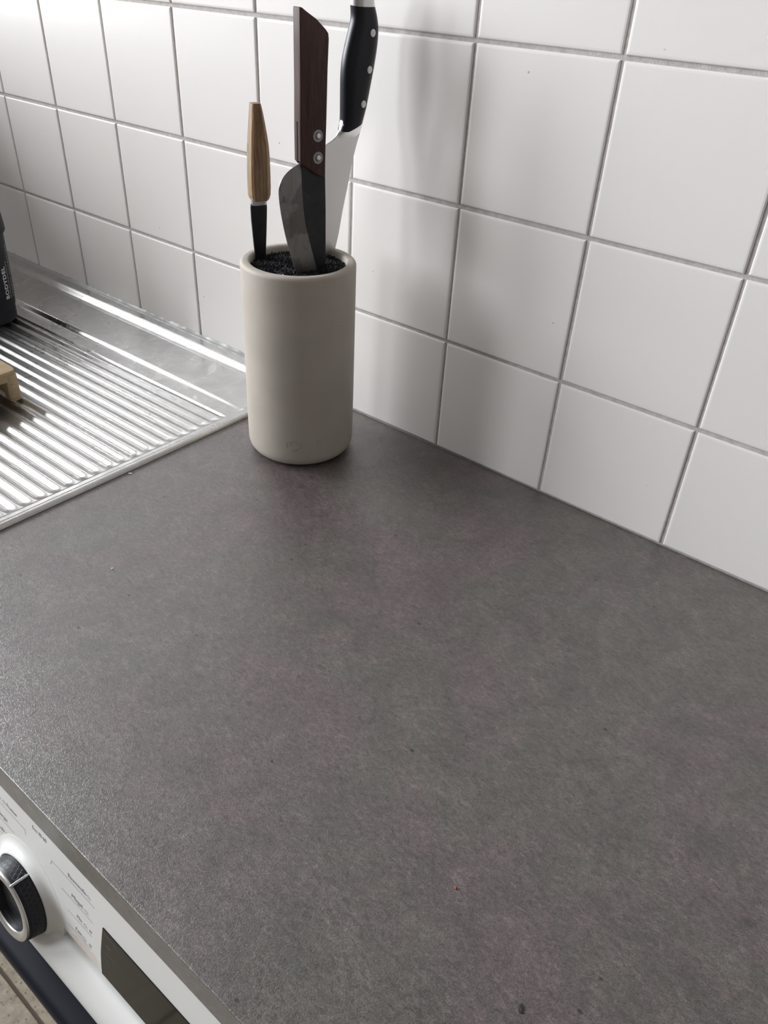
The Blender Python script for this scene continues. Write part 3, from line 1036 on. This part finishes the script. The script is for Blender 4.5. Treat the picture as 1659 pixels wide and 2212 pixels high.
# dial
KX, KS = 0.0610, -0.0865
dish = lathe('dial_base', [(0.0, -0.004), (0.0490, -0.004), (0.0488, 0.0001), (0.0455, 0.0004), (0.042, 0.0014), (0.0395, 0.0030), (0.0375, 0.0052), (0.0362, 0.0062), (0.0350, 0.0062), (0.0345, 0.004), (0.0, 0.004)], 96, 50)
wlink('dial_base', on_panel(dish, KX, KS), M['panel'])
kn = lathe('dial', [(0.0, 0.002), (0.0344, 0.002), (0.0344, 0.0070), (0.0338, 0.0100), (0.0326, 0.0172), (0.0318, 0.0186), (0.0300, 0.0190), (0.0225, 0.0188), (0.0215, 0.0130), (0.0, 0.0120)], 96, 35)
dial = link('dial', kn, M['knurl'], wm, label='black textured program dial with silver ring')
dial.matrix_local = wm_inv @ PM @ Matrix.Translation((KX, KS, 0))
rg = lathe('dial_ring', [(0.0312, 0.0176), (0.0318, 0.0190), (0.0312, 0.0202), (0.0290, 0.0206), (0.0255, 0.0202), (0.0236, 0.0188), (0.0226, 0.0160), (0.0225, 0.0130), (0.0312, 0.0150)], 96, 50, caps=False)
link('dial_ring', rg, M['silver'], dial)
mk = box('dial_marker', -0.0011, 0.0011, -0.0014, 0.0014, -0.0075, 0.0075, 0.0009, 3)
mk.transform(Matrix.Rotation(math.radians(72 - 90), 4, 'Z') @ Matrix.Translation((0, 0.0332, 0.0135)) @ Matrix.Rotation(math.radians(7), 4, 'X'))
link('dial_marker', mk, M['silver'], dial)

# display glass
dp = [(.1600, -.0331), (.1590, -.048), (.1584, -.0624), (.1592, -.076), (.1603, -.0846), (.3700, -.0846), (.3700, -.0331)]
n = len(dp)
v = [(x, s, 0.0008) for x, s in dp] + [(x, s, -0.002) for x, s in dp]
f = [tuple(range(n)), tuple(range(n, 2 * n))] + [(i, (i + 1) % n, (i + 1) % n + n, i + n) for i in range(n)]
dsp = wlink('display', on_panel(pydata('display', v, f), 0, 0), M['screen'], label='dark glass display at the right of the panel')
v = [(.1603, -.0846, .0008), (.37, -.0846, .0008), (.37, -.0935, -.0030), (.1616, -.0935, -.0030), (.1603, -.0846, -.0052), (.37, -.0846, -.0052), (.37, -.0935, -.0056), (.1616, -.0935, -.0056)]
f = [(0, 1, 2, 3), (4, 5, 6, 7), (0, 1, 5, 4), (1, 2, 6, 5), (2, 3, 7, 6), (3, 0, 4, 7)]
wlink('display_edge', on_panel(pydata('display_edge', v, f), 0, 0), M['black_gloss'], dsp)


def panel_lines(name, polys, w, mat, parent=None, off=0.00012):
    V_, F_ = [], []
    for pl in polys:
        Pp = [Vector((x, y, 0)) for x, y in pl]
        for i in range(len(Pp) - 1):
            dd = (Pp[i + 1] - Pp[i]).normalized() * w / 2
            nn = Vector((-dd.y, dd.x, 0))
            k = len(V_)
            V_ += [Pp[i] - dd + nn, Pp[i + 1] + dd + nn, Pp[i + 1] + dd - nn, Pp[i] - dd - nn]
            F_.append((k, k + 1, k + 2, k + 3))
    me = bpy.data.meshes.new(name)
    me.from_pydata([tuple(q) for q in V_], [], F_)
    return wlink(name, on_panel(me, 0, 0, off), mat, parent)


def loop_icon(cx, cy, r=0.0017):
    pts = [(cx + r * 1.1 * math.cos(math.radians(a)), cy + r * 0.8 * math.sin(math.radians(a))) for a in range(20, 331, 22)]
    return [pts, [(cx + r * 1.5, cy - r * .9), (cx + r * .7, cy - r * .5), (cx + r * 1.25, cy - r * .1)]]


def leaf_icon(cx, cy):
    return [[(cx - .0014, cy - .0002), (cx - .0004, cy + .0014), (cx + .0002, cy - .0004), (cx - .0010, cy - .0012)], [(cx + .0006, cy - .0012), (cx + .0016, cy + .0004), (cx + .0008, cy + .0012)]]


def ptext(body, x, s, size, align='LEFT', fit=None):
    me = text_mesh(body, size, align)
    if fit:
        wd = max(q.co.x for q in me.vertices) - min(q.co.x for q in me.vertices)
        for q in me.vertices: q.co.x *= fit / wd
    return wlink('program_text', on_panel(me, x, s, 0.00012), M['print_'])


TS = 0.0056
ptext('Eco 40-60', .0688, -.0098, TS, fit=.0190)
ptext('Frottee', .0316, -.0168, TS, fit=.0146)
ptext('Allergie', .0318, -.0352, TS, 'RIGHT', fit=.0160)
ptext('Wolle', .0262, -.0518, TS, 'RIGHT', fit=.0120)
ptext('Sport', .0258, -.0683, TS, 'RIGHT', fit=.0110)
ptext('Baumwolle', .1158, -.0198, TS, fit=.0226)
ptext('Pflegel.', .1202, -.0381, TS, fit=.0150)
ptext('Mix', .1270, -.0551, TS, fit=.0066)
ptext('Fein', .1253, -.0710, TS, fit=.0078)
LN = 0.00034
panel_lines('program_line', [[(-.02, -.0207), (.0584, -.0208), (.0586, -.0258)]], LN, M['print_'])
panel_lines('program_line', [[(-.02, -.0388), (.0417, -.0388)]], LN, M['print_'])
panel_lines('program_line', [[(-.02, -.0551), (.0322, -.0551)]], LN, M['print_'])
panel_lines('program_line', [[(-.02, -.0718), (.0270, -.0718)]], LN, M['print_'])
panel_lines('program_line', [[(.0933, -.0272), (.0947, -.0224), (.1491, -.0232)]], LN, M['print_'])
panel_lines('program_line', [[(.1074, -.0408), (.1470, -.0414)]], LN, M['print_'])
panel_lines('program_line', [[(.1151, -.0580), (.1459, -.0580)]], LN, M['print_'])
panel_lines('program_line', [[(.1148, -.0738), (.1456, -.0735)]], LN, M['print_'])
IW = 0.0003
panel_lines('program_icon', loop_icon(.0278, -.0153), IW, M['print_'])
panel_lines('program_icon', loop_icon(.0212, -.0150), IW, M['print_'])
panel_lines('program_icon', leaf_icon(.0295, -.0505), IW * 2, M['print_'])
panel_lines('program_icon', loop_icon(.1417, -.0184), IW, M['print_'])
panel_lines('program_icon', loop_icon(.1391, -.0370), IW, M['print_'])
panel_lines('program_icon', loop_icon(.1379, -.0538), IW, M['print_'])
panel_lines('program_icon', leaf_icon(.1444, -.0540), IW * 1.4, M['print_'])
panel_lines('program_icon', loop_icon(.1367, -.0702), IW, M['print_'])
panel_lines('program_icon', leaf_icon(.1441, -.0702), IW * 1.4, M['print_'])
sx, sy = .1680, -.0482
shirt = [[(sx - .0012, sy - .002), (sx - .0030, sy - .0004), (sx - .0012, sy + .0028), (sx + .0012, sy + .0030), (sx + .0030, sy + .0010)], [(sx - .001, sy - .003), (sx + .003, sy - .003), (sx + .003, sy - .0016)],
         [(sx - .0010, sy + .0008), (sx + .0014, sy + .0008)], [(sx + .0002, sy - .0008), (sx + .0002, sy + .0022)]]
panel_lines('display_icon', shirt, 0.0003, M['icon'], dsp, 0.00092)
panel_lines('display_icon', [[(sx - .0015, sy - .018), (sx - .0022, sy - .0155), (sx - .0005, sy - .0135), (sx + .0015, sy - .0145), (sx + .0015, sy - .018)]], 0.0003, M['icon'], dsp, 0.00092)
panel_lines('display_line', [[(.1624, -.0370), (.1772, -.0374)]], 0.0005, M['icon'], dsp, 0.00092)
panel_lines('display_line', [[(.1606, -.0560), (.1759, -.0556)]], 0.00025, M['icon'], dsp, 0.00092)


# ------------------------------------------------------------------ cabinets either side of the machine
def cabinet(x0, x1, doors, label):
    c = empty('base_cabinet', ((x0 + x1) / 2, -0.28, FLOOR), label, 'cabinet')
    inv = Matrix.Translation(-Vector(c.location))

    def add(name, me, mat, parent=None):
        me.transform(inv)
        return link(name, me, mat, parent or c)
    add('carcass', boxes('carcass', [(x0, x0 + .018, -.565, -.02, -.76, WT - .001), (x1 - .018, x1, -.565, -.02, -.76, WT - .001), (x0 + .018, x1 - .018, -.565, -.02, -.76, -.742),
                                     (x0 + .018, x1 - .018, -.028, -.02, -.742, WT - .001)]), M['cabinet'])
    add('toe_kick', box('toe_kick', x0, x1, -.535, -.518, FLOOR + .0003, -.761), M['cabinet'])
    w = (x1 - x0) / doors
    for i in range(doors):
        a, b = x0 + w * i + .002, x0 + w * (i + 1) - .002
        dr = add('door', box('door', a, b, -.584, -.566, -.758, WT - .004, .0015), M['cabinet'])
        hx = b - .04 if i % 2 == 0 else a + .04
        add('handle', tube('handle', [(hx, -.584, -.12), (hx, -.606, -.12), (hx, -.609, -.124), (hx, -.609, -.236), (hx, -.606, -.24), (hx, -.584, -.24)], .005, 8), M['silver'], dr)


cabinet(-1.25, WX0 - .006, 2, 'white base cabinet under the steel sink')
cabinet(WX1 + .006, 1.20, 2, 'white base cabinet to the right of the washing machine')

# crumbs
crumb((-0.1131, -0.1487, BT + 0.0014), 0.0010, white_c, 'tiny white crumb on the black bristles nearest the pot rim')
crumb((-0.0999, -0.1429, BT + 0.0012), 0.0008, white_c, 'tiniest white crumb on the bristles below the big forged knife')
crumb((-0.2175, -0.2990, 0.0006), 0.0016, white_c, 'white crumb lying on the worktop beside the sink rim', 0.4, (1.5, .8, .7))
crumb((-0.0879, -0.4135, 0.0006), 0.0009, white_c, 'small white crumb on the open left part of the worktop')
crumb((0.3527, -0.4573, 0.0004), 0.0011, red_c, 'orange-red crumb on the front part of the worktop')
crumb((0.4240, -0.4917, 0.0004), 0.0021, dark_c, 'dark flake on the worktop nearest the camera', 0.6, (.8, 1.3, .2))
bpy.context.view_layer.update()
